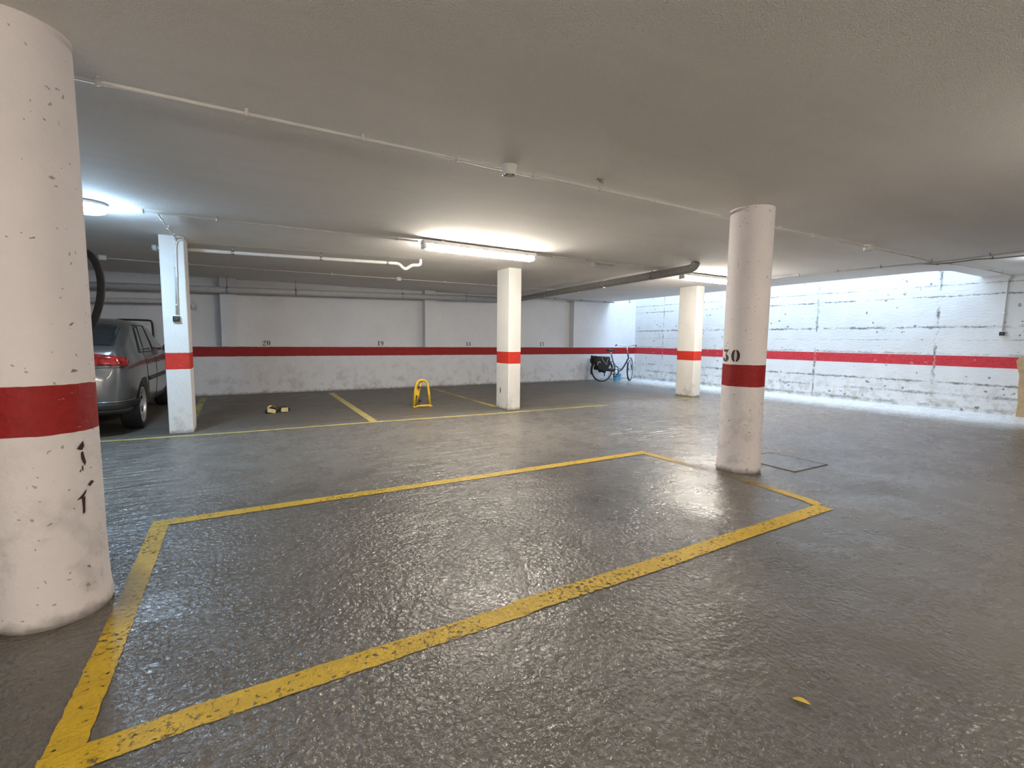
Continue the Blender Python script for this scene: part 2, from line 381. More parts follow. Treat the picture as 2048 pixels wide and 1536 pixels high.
# ------------------------------------------------------------------ columns and pillars
def round_column(c, label):
    mb = MB(); prof = []
    zs = [0, .02, .05, .12, .3, .6, .9, 1.2, 1.5, 1.8, 2.1, 2.3, H]
    rs = [CR + .004, CR + .012, CR + .010, CR + .004, CR, CR, CR - .001, CR - .001, CR, CR, CR, CR, CR]
    mb.lathe(list(zip(rs, zs)), (c[0], c[1], 0), 72)
    o = mb.build('round_column', COLUMN, None); o.location = (0, 0, 0)
    # put the origin at the foot
    for v in o.data.vertices: v.co -= Vector((c[0], c[1], 0))
    o.location = (c[0], c[1], 0)
    return tag(o, label, 'column')
colN = round_column(NC, 'thick round white column with red band in the left foreground')
colR = round_column(RC, 'round white column stencilled 30 above its red band')
def on_column(c, away=0.003):
    n = Vector((-c[0], -c[1])).normalized(); t = Vector((-n.y, n.x)); t = t if t.dot(Vector((RR[0], RR[1]))) > 0 else -t
    def fn(phi, z): p = n * math.cos(phi) + t * math.sin(phi); return ((CR + away) * p.x, (CR + away) * p.y, z)
    return fn
f = on_column(RC)
number('30', .115, lambda u, v: f(math.radians(-69) + u / CR * 1.02, 1.03 + v), 'stencilled_number', INK, colR, 'dark red stencilled number 30', wk=1.12, gap=.26)
# flaked remains of black and red marks on the near column
f2 = on_column(NC)
def blob(polys, name, mat, parent, label):
    mb = MB()
    for poly in polys:
        k = len(mb.v); mb.v += [f2(math.radians(p), z) for p, z in poly]; mb.f.append(tuple(range(k, k + len(poly)))); mb.sm.append(False)
    return tag(mb.build(name, mat, parent, recalc=False), label)
blob([[(32, .735), (40, .765), (41, .74), (38, .725), (34, .728)], [(36, .715), (39, .72), (40, .70), (42, .67), (40, .655), (38, .67), (36, .69)], [(36, .655), (38, .66), (37.5, .635), (36, .64)], [(42, .57), (48, .585), (52, .575), (48, .568), (45, .56)]], 'paint_mark', INKB, colN, 'flaked black paint mark')
blob([[(27, .515), (34, .535), (40, .555), (39, .54), (35, .52)], [(33, .52), (37.5, .525), (37, .50), (36, .455), (33, .45), (33.5, .48)]], 'paint_mark', INK, colN, 'dark red flaked paint mark')
def pillar(x0, x1, y0, y1, label):
    cx, cy = (x0 + x1) / 2, (y0 + y1) / 2
    mb = MB(); mb.box((0, 0, H / 2), (x1 - x0, y1 - y0, H))
    o = mb.build('square_pillar', PILLAR, None, bevel=.012, seg=3); o.location = (cx, cy, 0)
    return tag(o, label, 'pillar')
pilL = pillar(-.855, -.605, 7.03, 7.45, 'square white pillar with red band beside the grey car')
pilM = pillar(3.872, 4.112, 6.95, 7.39, 'square cream pillar with red band under the longer lit ceiling lamp')
pilR = pillar(8.475, 8.72, 6.93, 7.40, 'square white pillar with chipped foot between the bicycle and the column numbered 30')
mb = MB(); pts = arcp(0, 0, .022, .055, 0, 360, 16)[:-1]; mb.v = [(-.122, .06 + x, .33 + z) for x, z in pts]; mb.f = [tuple(range(16))]; mb.sm = [False]
tag(mb.build('paint_chip', plain('bare_concrete', (.11, .10, .085), .9), pilM, recalc=False), 'dark chip in the paint')

# ------------------------------------------------------------------ painted floor lines
def line(pts, w, mat, label, jit=.003, zl=.0025):
    mb = MB(); P = [Vector((x, y)) for x, y in pts]; L = []
    for p, q in zip(P, P[1:]):
        n = max(1, int((q - p).length / .02)); L += [p.lerp(q, k / n) for k in range(n)]
    L.append(P[-1])
    for i, p in enumerate(L):
        d = (L[min(i + 1, len(L) - 1)] - L[max(i - 1, 0)]).normalized(); n = Vector((-d.y, d.x))
        for s_ in (-1, 1):
            q = p + n * s_ * (w / 2 + random.uniform(-jit, jit)); mb.v.append((q.x, q.y, zl))
    mb.f = [(2 * i, 2 * i + 1, 2 * i + 3, 2 * i + 2) for i in range(len(L) - 1)]; mb.sm = [False] * len(mb.f)
    return tag(mb.build('painted_line', mat, floor), label)
line([(-.555, 1.678), (-.2, 1.706), (.3, 1.716), (1.07, 1.727)], .106, LINE_NEAR, 'bright yellow line nearest the camera, left length')
line([(1.03, 1.738), (1.85, 1.74), (2.6, 1.765), (3.70, 1.79)], .112, LINE_NEAR, 'bright yellow line nearest the camera, right length', zl=.0040)
line([(-.503, 1.73), (-.503, 2.0), (-.505, 2.45), (-.51, 3.0), (-.520, 3.63)], .096, LINE_NEAR, 'yellow side line beside the near column', zl=.0032)
line([(3.70, 1.84), (3.74, 1.95), (3.79, 2.53), (3.74, 3.62)], .09, LINE_NEAR, 'worn yellow side line passing the column numbered 30', zl=.0032)
line([(-.565, 3.675), (-.01, 3.677), (.66, 3.671), (1.96, 3.662), (3.78, 3.665)], .105, LINE_NEAR, 'yellow far line of the near bay', zl=.0040)
line([(-2.9, 6.96), (-1.48, 6.905), (-.97, 6.877), (.01, 6.83), (1.61, 6.835), (3.6, 6.768), (4.6, 6.775), (5.9, 6.755)], .085, LINE_FAR, 'thin pale yellow line along the front of the far bays')
line([(7.75, 6.80), (8.45, 6.83)], .08, LINE_FADE, 'faint yellow line at the foot of the right square pillar')
line([(1.605, 10.95), (1.595, 6.88)], .115, LINE_FAR, 'yellow bay line between the two yellow barriers')
line([(3.96, 10.85), (3.915, 7.45)], .11, LINE_FADE, 'faded yellow bay line ending at the middle pillar')
line([(-.76, 11.2), (-.70, 7.5)], .10, LINE_FADE, 'faint yellow bay line beside the car')

# access covers let into the floor
def cover(quad, label):
    c = Vector((sum(p[0] for p in quad) / 4, sum(p[1] for p in quad) / 4)); q = [Vector(p) - c for p in quad]
    root = empty('access_cover', (c.x, c.y, 0), label, 'manhole cover')
    mb = MB(); prism(mb, [(p.x * .97, p.y * .97) for p in q], -.004, .004); mb.build('lid', FLOOR, root)
    mb = MB()
    for a_, b_ in zip(q, q[1:] + q[:1]): mb.tube([(a_.x, a_.y, .001), (b_.x, b_.y, .001)], .006, 6)
    mb.build('rim', MAT['cover_rim'], root); return root
plain('cover_rim', (.11, .10, .09), .6)
cover([(4.46, 2.44), (5.02, 2.44), (5.02, 3.02), (4.46, 3.02)], 'square floor cover close behind the column numbered 30')

# ------------------------------------------------------------------ ceiling cables, pipes and fittings
def clip_at(p, along, r, root, mat=DET):
    """saddle clip with a fixing screw standing off the ceiling"""
    mb = MB(); d = Vector(along).normalized(); p = Vector(p)
    mb.tube([p - d * .011, p + d * .011], r * 1.55, 10)
    if p.z > 1.9 and p.z + r < H: mb.box((p.x, p.y, (p.z + H) / 2 - .002), (.014, .014, max(.004, H - p.z - .004)))
    return mb.build('clip', mat, root)
def conduit(pts, r, mat, label, step=.6, name='cable_conduit', cat='conduit', smooth=0, clipmat=None, first=.25):
    P = [Vector(p) for p in pts]; root = empty(name, P[0], label, cat)
    off = [p - P[0] for p in (smooth_path(P, smooth) if smooth else P)]
    MB().tube(off, r, 10).build('tube', mat, root)
    acc = first; dist = 0
    for a_, b_ in zip(P, P[1:]):
        L = (b_ - a_).length
        while acc <= dist + L:
            q = a_.lerp(b_, (acc - dist) / L)
            o = clip_at(q, b_ - a_, r, root, clipmat or mat)
            for v in o.data.vertices: v.co -= P[0]
            acc += step
        dist += L
    return root
ZC = H - .030
conduit([(-4.4, 2.94, ZC), (-.2, 2.965, ZC), (1.3, 2.96, ZC), (1.50, 2.975, ZC), (1.62, 2.96, ZC), (1.78, 2.975, ZC), (1.95, 2.955, ZC), (3.5, 2.965, ZC), (6.6, 2.968, ZC), (8.15, 2.97, ZC), (8.62, 3.01, ZC), (8.9, 2.96, ZC), (9.28, 2.87, ZC), (10.1, 2.85, ZC), (rw(2.84) - .03, 2.86, ZC), (rw(2.9) - .018, 2.92, ZC - .06), (rw(2.92) - .018, 2.92, 1.45)], .011, PVC, 'white conduit running past both round columns and down the right wall')
conduit([(-1.05, 5.72, ZC), (-.65, 5.71, ZC), (.22, 5.68, ZC), (1.0, 5.65, ZC), (1.86, 5.62, ZC)], .011, PVC, 'white conduit on the ceiling between the cold round lamp and the long lamp')
conduit([(3.55, 5.59, ZC), (4.4, 5.57, ZC), (5.66, 5.60, ZC), (6.58, 5.70, ZC)], .011, PVC, 'white conduit on the ceiling joining the two long lamps')
conduit([(-4.3, 9.40, ZC), (-1.86, 9.39, ZC), (-1.1, 9.44, ZC), (0, 9.41, ZC), (2.4, 9.30, ZC), (4.9, 9.22, ZC), (6.9, 9.1, ZC)], .007, PVC, 'thin white cable across the ceiling nearest the back wall', step=1.1)
conduit([(8.25, 6.2, ZC), (8.40, 5.25, ZC), (8.42, 4.4, ZC), (8.44, 3.1, ZC - .022), (8.5, 2.9, ZC - .022), (8.48, 2.0, ZC), (8.42, -2.5, ZC)], .011, DGREY, 'grey ceiling conduit crossing the long one towards the right of the photo')
conduit([(8.62, 3.16, ZC), (8.82, 3.02, ZC - .01), (8.86, 2.75, ZC), (8.80, 2.6, ZC), (8.92, 2.4, ZC), (8.95, 2.0, ZC), (9.02, -.5, ZC)], .009, DGREY, 'thin wavy ceiling cable next to the crossing of two conduits')
conduit([(6.5, 11.1, ZC - .02), (7.52, 11.08, ZC - .01), (8.85, 11.05, ZC - .01), (9.82, 11.05, ZC - .01)], .016, BPIPE, 'thin dark pipe along the back wall ending at the light well', step=.9, name='service_pipe', cat='pipe')
# branch down the left pillar
conduit([(-.69, 5.74, ZC), (-.69, 6.3, ZC), (-.685, 6.98, ZC), (-.685, 7.012, ZC - .04), (-.70, 7.015, 2.2), (-.715, 7.015, 1.47)], .009, PVC, 'white conduit dropping down the left square pillar to the switch', step=.45)
conduit([(-.60, 7.012, H - .05), (-.645, 7.012, H - .052), (-.672, 7.012, H - .075), (-.683, 7.012, H - .14), (-.69, 7.012, 2.0), (-.697, 7.012, 1.47)], .007, PVC, 'thin curved cable joining the drop on the left square pillar', step=.9, first=.5)

def switch(loc, face, label):
    root = empty('push_switch', loc, label, 'switch'); fx, fy = face
    ax = Vector((fx, fy, 0)); R = Matrix(((-fy, fx, 0), (fx, fy, 0), (0, 0, 1))).transposed()
    MB().box(ax * .016, (.078, .032, .078), R).build('back_box', DET, root, bevel=.006)
    MB().box(ax * .036, (.074, .014, .066), R).build('cover_plate', BLACK, root, bevel=.004)
    MB().box(ax * .045, (.034, .008, .03), R).build('button', plain('dark_button', (.03, .033, .035), .3), root, bevel=.002)
    return root
switch((-.715, 7.03, 1.42), (0, -1), 'black push switch on the left square pillar')
switch((rw(2.92), 2.92, 1.41), (-1, 0), 'black push switch low on the conduit of the right wall')

def detector(x, y, label):
    root = empty('smoke_detector', (x, y, H), label, 'smoke detector', group='detector bases on the ceiling')
    MB().lathe([(0, 0), (.055, 0), (.055, -.006), (.050, -.010), (.050, -.062), (.046, -.066), (.043, -.066), (.043, -.050), (0, -.050)], n=28).build('base', DET, root)
    MB().box((0, 0, -.057), (.012, .088, .012)).build('contact_bar', DET, root)
    MB().box((.026, 0, -.056), (.03, .014, .010)).build('contact', STEEL, root)
    MB().box((-.026, .01, -.056), (.03, .014, .010)).build('contact', STEEL, root)
    return root
detector(1.64, 2.96, 'white detector base in the middle of the nearest ceiling conduit')
detector(6.69, 2.97, 'white detector base on the conduit right of the column numbered 30')
detector(-1.84, 9.39, 'white detector base on the thin cable above the car')
detector(2.68, 9.30, 'small detector base on the far thin cable left of the middle pillar')
detector(6.94, 9.09, 'small detector base right of the sloping drain pipe')

root = empty('emergency_light', (4.88, 5.80, H), 'small emergency light box on the ceiling right of the long lamp', 'emergency light')
MB().box((0, 0, -.02), (.36, .12, .04)).build('housing', HOUSING, root, bevel=.006)
MB().box((0, 0, -.052), (.30, .09, .026)).build('diffuser', PVC, root, bevel=.01)
mb = MB(); mb.box((-.17, -.02, -.045), (.04, .05, .05)); mb.build('cable_entry', HOUSING, root)

# loose bracket hanging from the ceiling
mb = MB(); mb.box((0, 0, -.004), (.05, .025, .008)); mb.tube([(-.02, 0, -.008), (.0, .0, -.02), (.03, .005, -.022)], .006, 8)
o = mb.build('ceiling_hook', BPIPE); o.location = (2.35, 2.84, H); tag(o, 'small dark metal hook in the ceiling beside the nearest conduit', 'hook')

def lamp_mat(dim):
    n = 'warm_diffuser' if dim == 1 else 'dim_warm_diffuser'
    return bpy.data.materials.get(n) or glow(n, (1.0, .915, .80), FLUO * dim)
def fluorescent(cx, cy, L, label, rz=0.0, group=None, dim=1.0, drop=0.0):
    root = empty('fluorescent_light', (cx, cy, H - drop), label, 'ceiling light', rz, group)
    mb = MB(); prof = [(-.052, -.020), (.052, -.020), (.060, -.034), (.060, -.066), (-.060, -.066), (-.060, -.034)]
    n = len(prof); mb.add([(-L / 2, y, z) for y, z in prof] + [(L / 2, y, z) for y, z in prof], [tuple(range(n)), tuple(reversed(range(n, 2 * n)))] + [(i, (i + 1) % n, n + (i + 1) % n, n + i) for i in range(n)])
    mb.build('housing', HOUSING, root, bevel=.004)
    prof = [(-.056, -.066), (-.058, -.09), (-.048, -.118), (-.025, -.132), (.025, -.132), (.048, -.118), (.058, -.09), (.056, -.066)]
    D = L / 2 - .045; n = len(prof); xs = [-D, -D + .02, D - .02, D]; ks = [.86, 1, 1, .86]; mb = MB()
    mb.add([(x, y * k, -.066 + (z + .066) * k) for x, k in zip(xs, ks) for y, z in prof], [tuple(range(n)), tuple(reversed(range(3 * n, 4 * n)))] + [(j * n + i, j * n + (i + 1) % n, (j + 1) * n + (i + 1) % n, (j + 1) * n + i) for j in range(3) for i in range(n)])
    mb.build('diffuser', lamp_mat(dim), root)
    for s_ in (-1, 1):
        mb = MB(); mb.box((s_ * (L / 2 - .022), 0, -.096), (.042, .112, .058)); mb.build('end_cap', DET, root, bevel=.012)
        MB().box((s_ * L * .34, 0, -.010), (.05, .05, .022)).build('mounting_bracket', STEEL, root)
        if drop: MB().cyl((s_ * L * .34, 0, 0), (s_ * L * .34, 0, drop - .003), .006, n=8).build('added_suspension_rod', STEEL, root)  # rods added only for unseen lamps lowered to light the ceiling
    for k in range(5):
        x = -L / 2 + L * (k + .5) / 5
        for s_ in (-1, 1): MB().box((x, s_ * .0605, -.062), (.016, .007, .026)).build('clip', STEEL, root)
    return root
fluorescent(2.70, 5.575, 1.62, 'long lit fluorescent lamp over the middle pillar', rz=.03)
fluorescent(7.36, 5.73, 1.58, 'lit fluorescent lamp partly behind the column numbered 30', rz=.02)
fluorescent(4.3, -.10, 1.6, 'dimmer fluorescent lamp on the ceiling just outside the right of the photo', dim=.38)
fluorescent(-1.6, -1.3, 1.6, 'unseen fluorescent lamp behind the camera, left of it, hung low to brighten the ceiling', drop=.34)  # lamp inferred from the lit column; its low hanging is added for the ceiling
fluorescent(2.4, -2.0, 1.6, 'unseen dimmer fill lamp added behind the camera, right of it, to brighten the ceiling', dim=.16, drop=.30)  # made-up fill lamp, out of view, added to lift the ceiling

def bulkhead(x, y, label, mat, r=.15):
    root = empty('bulkhead_light', (x, y, H), label, 'ceiling light')
    MB().lathe([(0, 0), (r * .9, 0), (r, -.012), (r, -.04), (0, -.04)], n=36).build('base', HOUSING, root)
    MB().lathe([(r * .96, -.040), (r * .98, -.06), (r * .85, -.085), (r * .5, -.10), (0, -.105)], n=36).build('diffuser', mat, root)
    return root
COOL = glow('cool_diffuser', (.48, .73, 1.0), BULK * 1.2)
bulkhead(-1.21, 5.73, 'round cold white lamp on the ceiling by the left foreground column', COOL)
bulkhead(9.45, 2.10, 'round white lamp on the ceiling at the right edge of the photo', glow('dim_cool_diffuser', (.85, .93, 1.0), BULK * .12), .12)

# white drain pipe with a trap
def pipe(pts, r, mat, name, label, cat='pipe', clips=(), smooth=2, clipname='pipe_clamp', rod=True):
    P = [Vector(p) for p in pts]; root = empty(name, P[0], label, cat)
    MB().tube([p - P[0] for p in smooth_path(P, smooth)], r, 18).build('pipe', mat, root)
    for p in clips:
        p = Vector(p) - P[0]; d = Vector((1, 0, 0)) if abs(P[-1].x - P[0].x) > abs(P[-1].y - P[0].y) else Vector((0, 1, 0))
        mb = MB(); mb.tube([p - d * .014, p + d * .014], r + .005, 18)
        top = H - P[0].z - .003
        if rod: mb.cyl((p.x, p.y, p.z + r), (p.x, p.y, top), .006, n=8)
        mb.build(clipname, STEEL, root)
    return root
zp = H - .085
pipe([(-.93, 7.56, zp), (-.6, 7.50, zp + .005), (-.2, 7.44, zp), (1.0, 7.24, zp), (1.95, 7.08, zp), (2.04, 7.065, zp), (2.10, 7.06, zp - .06), (2.14, 7.05, zp - .075), (2.18, 7.04, zp - .05), (2.23, 7.03, zp - .01), (2.34, 7.02, zp - .005), (2.36, 7.01, zp + .02), (2.36, 7.01, H - .003)], .024, PVC, 'drain_pipe', 'white plastic drain pipe with a trap left of the long lamp', clips=[(.98, 7.243, zp), (1.88, 7.092, zp), (-.1, 7.42, zp)], smooth=2)
MB_ = MB(); MB_.tube([(0, 0, 0), (-.05, .01, 0)], .04, 18); o = MB_.build('pipe_cap', PVC); o.location = (-.93, 7.56, zp); o.parent = [x for x in COL.objects if x.name.startswith('drain_pipe')][0]; o.location = (0, 0, 0)
# grey drain along the back wall
pipe([(-4.4, 11.16, 2.06), (6.42, 11.16, 2.295)], .066, PVCG, 'wall_drain_pipe', 'large grey drain pipe running under the ceiling along the back wall', clips=[(-1.17, 11.16, 2.131), (.98, 11.16, 2.178), (3.3, 11.16, 2.228), (4.95, 11.16, 2.264), (-.28, 11.16, 2.15)], smooth=0)
pipe([(-4.4, 11.2, 1.78), (-1.02, 11.2, 1.89), (-.92, 11.2, 1.885), (-.88, 11.2, 1.83), (-.88, 11.24, 1.76)], .045, PVCG, 'lower_drain_pipe', 'thinner grey pipe below the large one, behind the car', clips=[(-1.17, 11.2, 1.885)], smooth=1, rod=False)
# drain pipe across the ceiling, sloping, with an elbow up into the slab
pipe([(6.46, 11.10, 2.295), (6.36, 10.6, 2.30), (6.0, 5.5, 2.318), (5.975, 5.05, 2.32), (5.97, 4.96, 2.34), (5.97, 4.93, H - .003)], .066, BPIPE, 'ceiling_drain_pipe', 'thick grey drain pipe running from the back wall to an elbow by the right lamp', clips=[(6.28, 9.45, 2.304), (6.12, 7.2, 2.312), (6.02, 5.85, 2.317)], smooth=2)

# black hose hung behind the near column
hp = [(-.66, 2.86, 1.60), (-.625, 2.87, 1.592), (-.600, 2.87, 1.570), (-.581, 2.87, 1.525), (-.573, 2.87, 1.46), (-.579, 2.87, 1.385), (-.594, 2.87, 1.32), (-.615, 2.87, 1.26), (-.65, 2.88, 1.20), (-.70, 2.93, 1.17), (-.76, 2.95, 1.20), (-.79, 2.96, 1.35), (-.78, 2.96, 1.5), (-.73, 2.93, 1.58)]
C0 = Vector((-.68, 2.92, 1.4)); root = empty('hose_loop', C0, 'black hose loop hanging behind the left foreground column', 'hose')
n_ = len(hp); cl = [Vector(p) - C0 for p in hp]; sm = []
for i in range(n_):
    p0, p1, p2, p3 = (cl[(i + k) % n_] for k in (-1, 0, 1, 2))
    for k in range(5):
        t_ = k / 5; sm.append(.5 * ((2 * p1) + (p2 - p0) * t_ + (2 * p0 - 5 * p1 + 4 * p2 - p3) * t_ ** 2 + (3 * p1 - p0 - 3 * p2 + p3) * t_ ** 3))
MB().tube(sm, .0155, 12, closed=True).build('hose', RUBBER, root)
mb = MB(); mb.tube([(-.06, -.04, .215), (-.06, .02, .205), (-.06, .06, .225)], .006, 8); mb.build('hook', STEEL, root)

# ------------------------------------------------------------------ car
def car():
    root = empty('car', (-2.035, 6.985, 0), 'silver grey car parked nose-in behind the left foreground column', 'car')
    paint = NT('silver_grey_paint'); paint.set(col=paint.mix(paint.ramp(paint.noise(500, 1), .4, .6), (.125, .120, .112), (.15, .145, .135)), metal=.6, rough=.28, coat=.6); paint = paint.m
    glass = NT('dark_car_glass'); glass.set(col=(.018, .021, .022), rough=.06, spec=.7); glass = glass.m
    dark = plain('dark_car_plastic', (.018, .018, .019), .55); seam = plain('seam_black', (.01, .01, .01), .6)
    lampm = NT('tail_lamp_red'); lampm.set(col=lampm.mix(lampm.ramp(lampm.noise(18, 2), .4, .6), (.14, .004, .004), (.34, .02, .018)), rough=.12, coat=.8); lampm = lampm.m
    def lerp(tab, y):
        if y <= tab[0][0]: return tab[0][1]
        for (a_, u), (b_, v) in zip(tab, tab[1:]):
            if y <= b_: k = (y - a_) / (b_ - a_); return u + (v - u) * k
        return tab[-1][1]
    ZT = [(0, .74), (.025, .82), (.05, .95), (.075, 1.02), (.11, 1.055), (.2, 1.085), (.3, 1.125), (.5, 1.235), (.7, 1.330), (.9, 1.392), (1.15, 1.428), (1.5, 1.448), (1.9, 1.446), (2.3, 1.43), (2.55, 1.385), (2.8, 1.28), (3.1, 1.13), (3.35, 1.01), (3.5, .965), (3.8, .89), (4.05, .77), (4.15, .66), (4.2, .55)]
    WW = [(0, .60), (.025, .67), (.05, .71), (.1, .755), (.2, .80), (.35, .828), (.6, .845), (1.0, .85), (3.0, .85), (3.5, .84), (3.8, .81), (4.0, .74), (4.12, .64), (4.2, .5)]
    ZB = [(0, .36), (.05, .32), (.2, .28), (.5, .22), (3.7, .22), (4.0, .24), (4.2, .32)]
    WR = [(0, .50), (.1, .70), (.2, .71), (.4, .70), (.8, .685), (1.2, .675), (2.0, .665), (2.4, .665), (2.8, .68), (3.2, .73), (3.6, .74), (4.0, .6), (4.2, .38)]
    def ring(y):
        zt, w, zb, wr = lerp(ZT, y), lerp(WW, y), lerp(ZB, y), lerp(WR, y)
        zs = min(.955 + .02 * (y < 1.2), zt - .05); hh = zs - zb; g = zt - zs
        return [(0, zb), (w * .45, zb), (w * .86, zb), (w * .945, zb + .05 * min(1, hh * 2)), (w * .975, zb + hh * .22), (w * .995, zb + hh * .42), (w, zb + hh * .6), (w * .995, zb + hh * .8), (w * .975, zb + hh * .94), (w * .95, zs),
                (w * .95 + (wr - w * .95) * .3, zs + g * .28), (w * .95 + (wr - w * .95) * .62, zs + g * .56), (w * .95 + (wr - w * .95) * .9, zs + g * .80), (wr * .93, zs + g * .93), (wr * .72, zs + g * .985), (wr * .4, zt), (0, zt)]
    ys = [0, .012, .025, .038, .05, .062, .075, .09, .11, .15, .2, .25, .3, .36, .42, .5, .58, .66, .74, .82, .9, 1.0, 1.15, 1.3, 1.5, 1.7, 1.9, 2.05, 2.2, 2.3, 2.4, 2.55, 2.7, 2.85, 3.0, 3.08, 3.15, 3.25, 3.4, 3.6, 3.8, 3.95, 4.05, 4.1, 4.15, 4.18, 4.2]
    mb = MB(); rings = [ring(y) for y in ys]; P = len(rings[0]); full = []
    for y, r in zip(ys, rings): full.append([(x, y, z) for x, z in r] + [(-x, y, z) for x, z in r[-2:0:-1]])
    n = len(full[0]); mb.add([v for r in full for v in r], [(i * n + k, i * n + (k + 1) % n, (i + 1) * n + (k + 1) % n, (i + 1) * n + k) for i in range(len(ys) - 1) for k in range(n)], True)
    mb.f += [tuple(range(n)), tuple(reversed(range((len(ys) - 1) * n, len(ys) * n)))]; mb.sm += [True, True]
    body = mb.build('body', paint, None)
    cuts = []
    for wy in (.77, 3.26):
        for s_ in (-1, 1):
            c = MB(); c.lathe([(0, -.30), (.352, -.30), (.352, .2), (0, .2)], (s_ * .85, wy, .315), 48, 'x'); co = c.build('cutter', None)
            bm_ = body.modifiers.new('arch', 'BOOLEAN'); bm_.object = co; bm_.operation = 'DIFFERENCE'; bm_.solver = 'EXACT'; cuts.append(co)
    dg = bpy.context.evaluated_depsgraph_get(); me = bpy.data.meshes.new_from_object(body.evaluated_get(dg)); body.modifiers.clear(); body.data = me
    for c in cuts: bpy.data.objects.remove(c)
    body.parent = root
    def xs(y, z):
        r = ring(y)
        for (x0, z0), (x1, z1) in zip(r[2:], r[3:]):
            if z0 <= z <= z1 and z1 > z0: return x0 + (x1 - x0) * (z - z0) / (z1 - z0)
        return 0
    def ztop(x, y):
        r = ring(y)[9:]
        for (x1, z1), (x0, z0) in zip(r, r[1:]):
            if x0 <= abs(x) <= x1: return z0 + (z1 - z0) * (abs(x) - x0) / max(1e-6, x1 - x0)
        return r[-1][1]
    def quadpatch(c4, fn, nu, nv):
        (a_, b_, c_, d_) = [Vector(p) for p in c4]; vs = []
        for j in range(nv + 1):
            for i in range(nu + 1):
                u, v = i / nu, j / nv; vs.append(fn(*((a_.lerp(b_, u)).lerp(d_.lerp(c_, u), v))))
        return vs, [(j * (nu + 1) + i, j * (nu + 1) + i + 1, (j + 1) * (nu + 1) + i + 1, (j + 1) * (nu + 1) + i) for j in range(nv) for i in range(nu)]
    def side(c4, off, name, mat, s_, label=None, parent=root, nu=8, nv=8):
        vs, fs = quadpatch(c4, lambda y, z: (s_ * (xs(y, z) + off), y, z), nu, nv)
        o = MB().add(vs, fs, True).build(name, mat, parent, recalc=False)
        so = o.modifiers.new('thick', 'SOLIDIFY'); so.thickness = .004; so.offset = 0
        if label: o['label'] = label
        return o
    for s_ in (1, -1):
        tr = side([(.86, .985), (3.12, .985), (2.52, 1.365), (1.27, 1.362)], .003, 'window_frame', dark, s_, 'black window frame', nu=24)
        side([(.92, 1.005), (1.16, 1.0), (1.40, 1.30), (1.32, 1.345)], .007, 'quarter_window', glass, s_, parent=tr)
        side([(1.20, 1.0), (1.84, .998), (1.94, 1.35), (1.46, 1.345)], .007, 'rear_door_window', glass, s_, parent=tr)
        side([(1.94, .998), (3.0, .998), (2.47, 1.345), (2.03, 1.35)], .007, 'front_door_window', glass, s_, parent=tr)
        for y0, y1, z0, z1 in ((1.87, 1.89, .30, .97), (2.95, 2.90, .30, .97)): side([(y0, z0), (y0 + .007, z0), (y1 + .007, z1), (y1, z1)], .002, 'door_seam', seam, s_, nu=1)
        side([(1.10, .98), (1.108, .98), (1.14, .62), (1.132, .62)], .002, 'door_seam', seam, s_, nu=1)
        side([(1.132, .62), (1.14, .62), (1.27, .32), (1.262, .32)], .002, 'door_seam', seam, s_, nu=1)
        side([(1.18, .60), (3.0, .585), (3.0, .635), (1.15, .65)], .010, 'side_moulding', dark, s_, nu=20, nv=2)
        for y in (1.25, 2.02): side([(y, .82), (y + .17, .82), (y + .17, .85), (y, .85)], .02, 'door_handle', paint, s_, nu=4, nv=2)
        mb = MB(); mb.box((s_ * .93, 2.66, 1.02), (.17, .09, .12)); mb.build('wing_mirror', paint, root, bevel=.03, seg=3)
        for wy in (.77, 3.26): wheel(root, s_, wy)
    # rear and front glass, on the sloping top surface
    def top(c4, off, name, mat, label=None, parent=root):
        vs, fs = quadpatch(c4, lambda x, y: (x, y, ztop(x, y) + off), 16, 10); o = MB().add(vs, fs, True).build(name, mat, parent, recalc=False)
        if label: o['label'] = label
        return o
    fr = top([(-.665, .215), (.665, .215), (.65, .78), (-.65, .78)], .004, 'rear_window_frame', dark, 'black rear window surround'); top([(-.63, .245), (.63, .245), (.62, .75), (-.62, .75)], .009, 'rear_window', glass, parent=fr)
    top([(-.66, 3.36), (.66, 3.36), (.60, 2.62), (-.60, 2.62)], .006, 'windscreen', glass)
    # wrapped rear panels
    def perim(z):
        pts = [(xs(y, z), y) for y in [k * .01 for k in range(0, 130)] if lerp(ZT, y) - .002 > z and xs(y, z) > .2]
        return [(0, pts[0][1])] + pts
    def wrap(s0, s1, z0, z1, off, name, mat, s_, n=16, nv=4, parent=root, label=None):
        vs = []
        for j in range(nv + 1):
            v = j / nv; rows = []
            for i in range(n + 1):
                u = i / n; z = (z0[0] + (z0[1] - z0[0]) * u) * (1 - v) + (z1[0] + (z1[1] - z1[0]) * u) * v; s = s0 + (s1 - s0) * u
                p = perim(z); acc = 0
                for (xa, ya), (xb, yb) in zip(p, p[1:]):
                    L = math.hypot(xb - xa, yb - ya)
                    if acc + L >= s: k = (s - acc) / L; x, y = xa + (xb - xa) * k, ya + (yb - ya) * k; nx, ny = -(ya - yb) / L, -(xb - xa) / L; break
                    acc += L
                nx, ny = abs(nx), ny
                vs.append((s_ * (x + nx * off), y + ny * off, z))
        fs = [(j * (n + 1) + i, j * (n + 1) + i + 1, (j + 1) * (n + 1) + i + 1, (j + 1) * (n + 1) + i) for j in range(nv) for i in range(n)]
        o = MB().add(vs, fs, True).build(name, mat, parent, recalc=False)
        so = o.modifiers.new('thick', 'SOLIDIFY'); so.thickness = .006; so.offset = 0
        if label: o['label'] = label
        return o
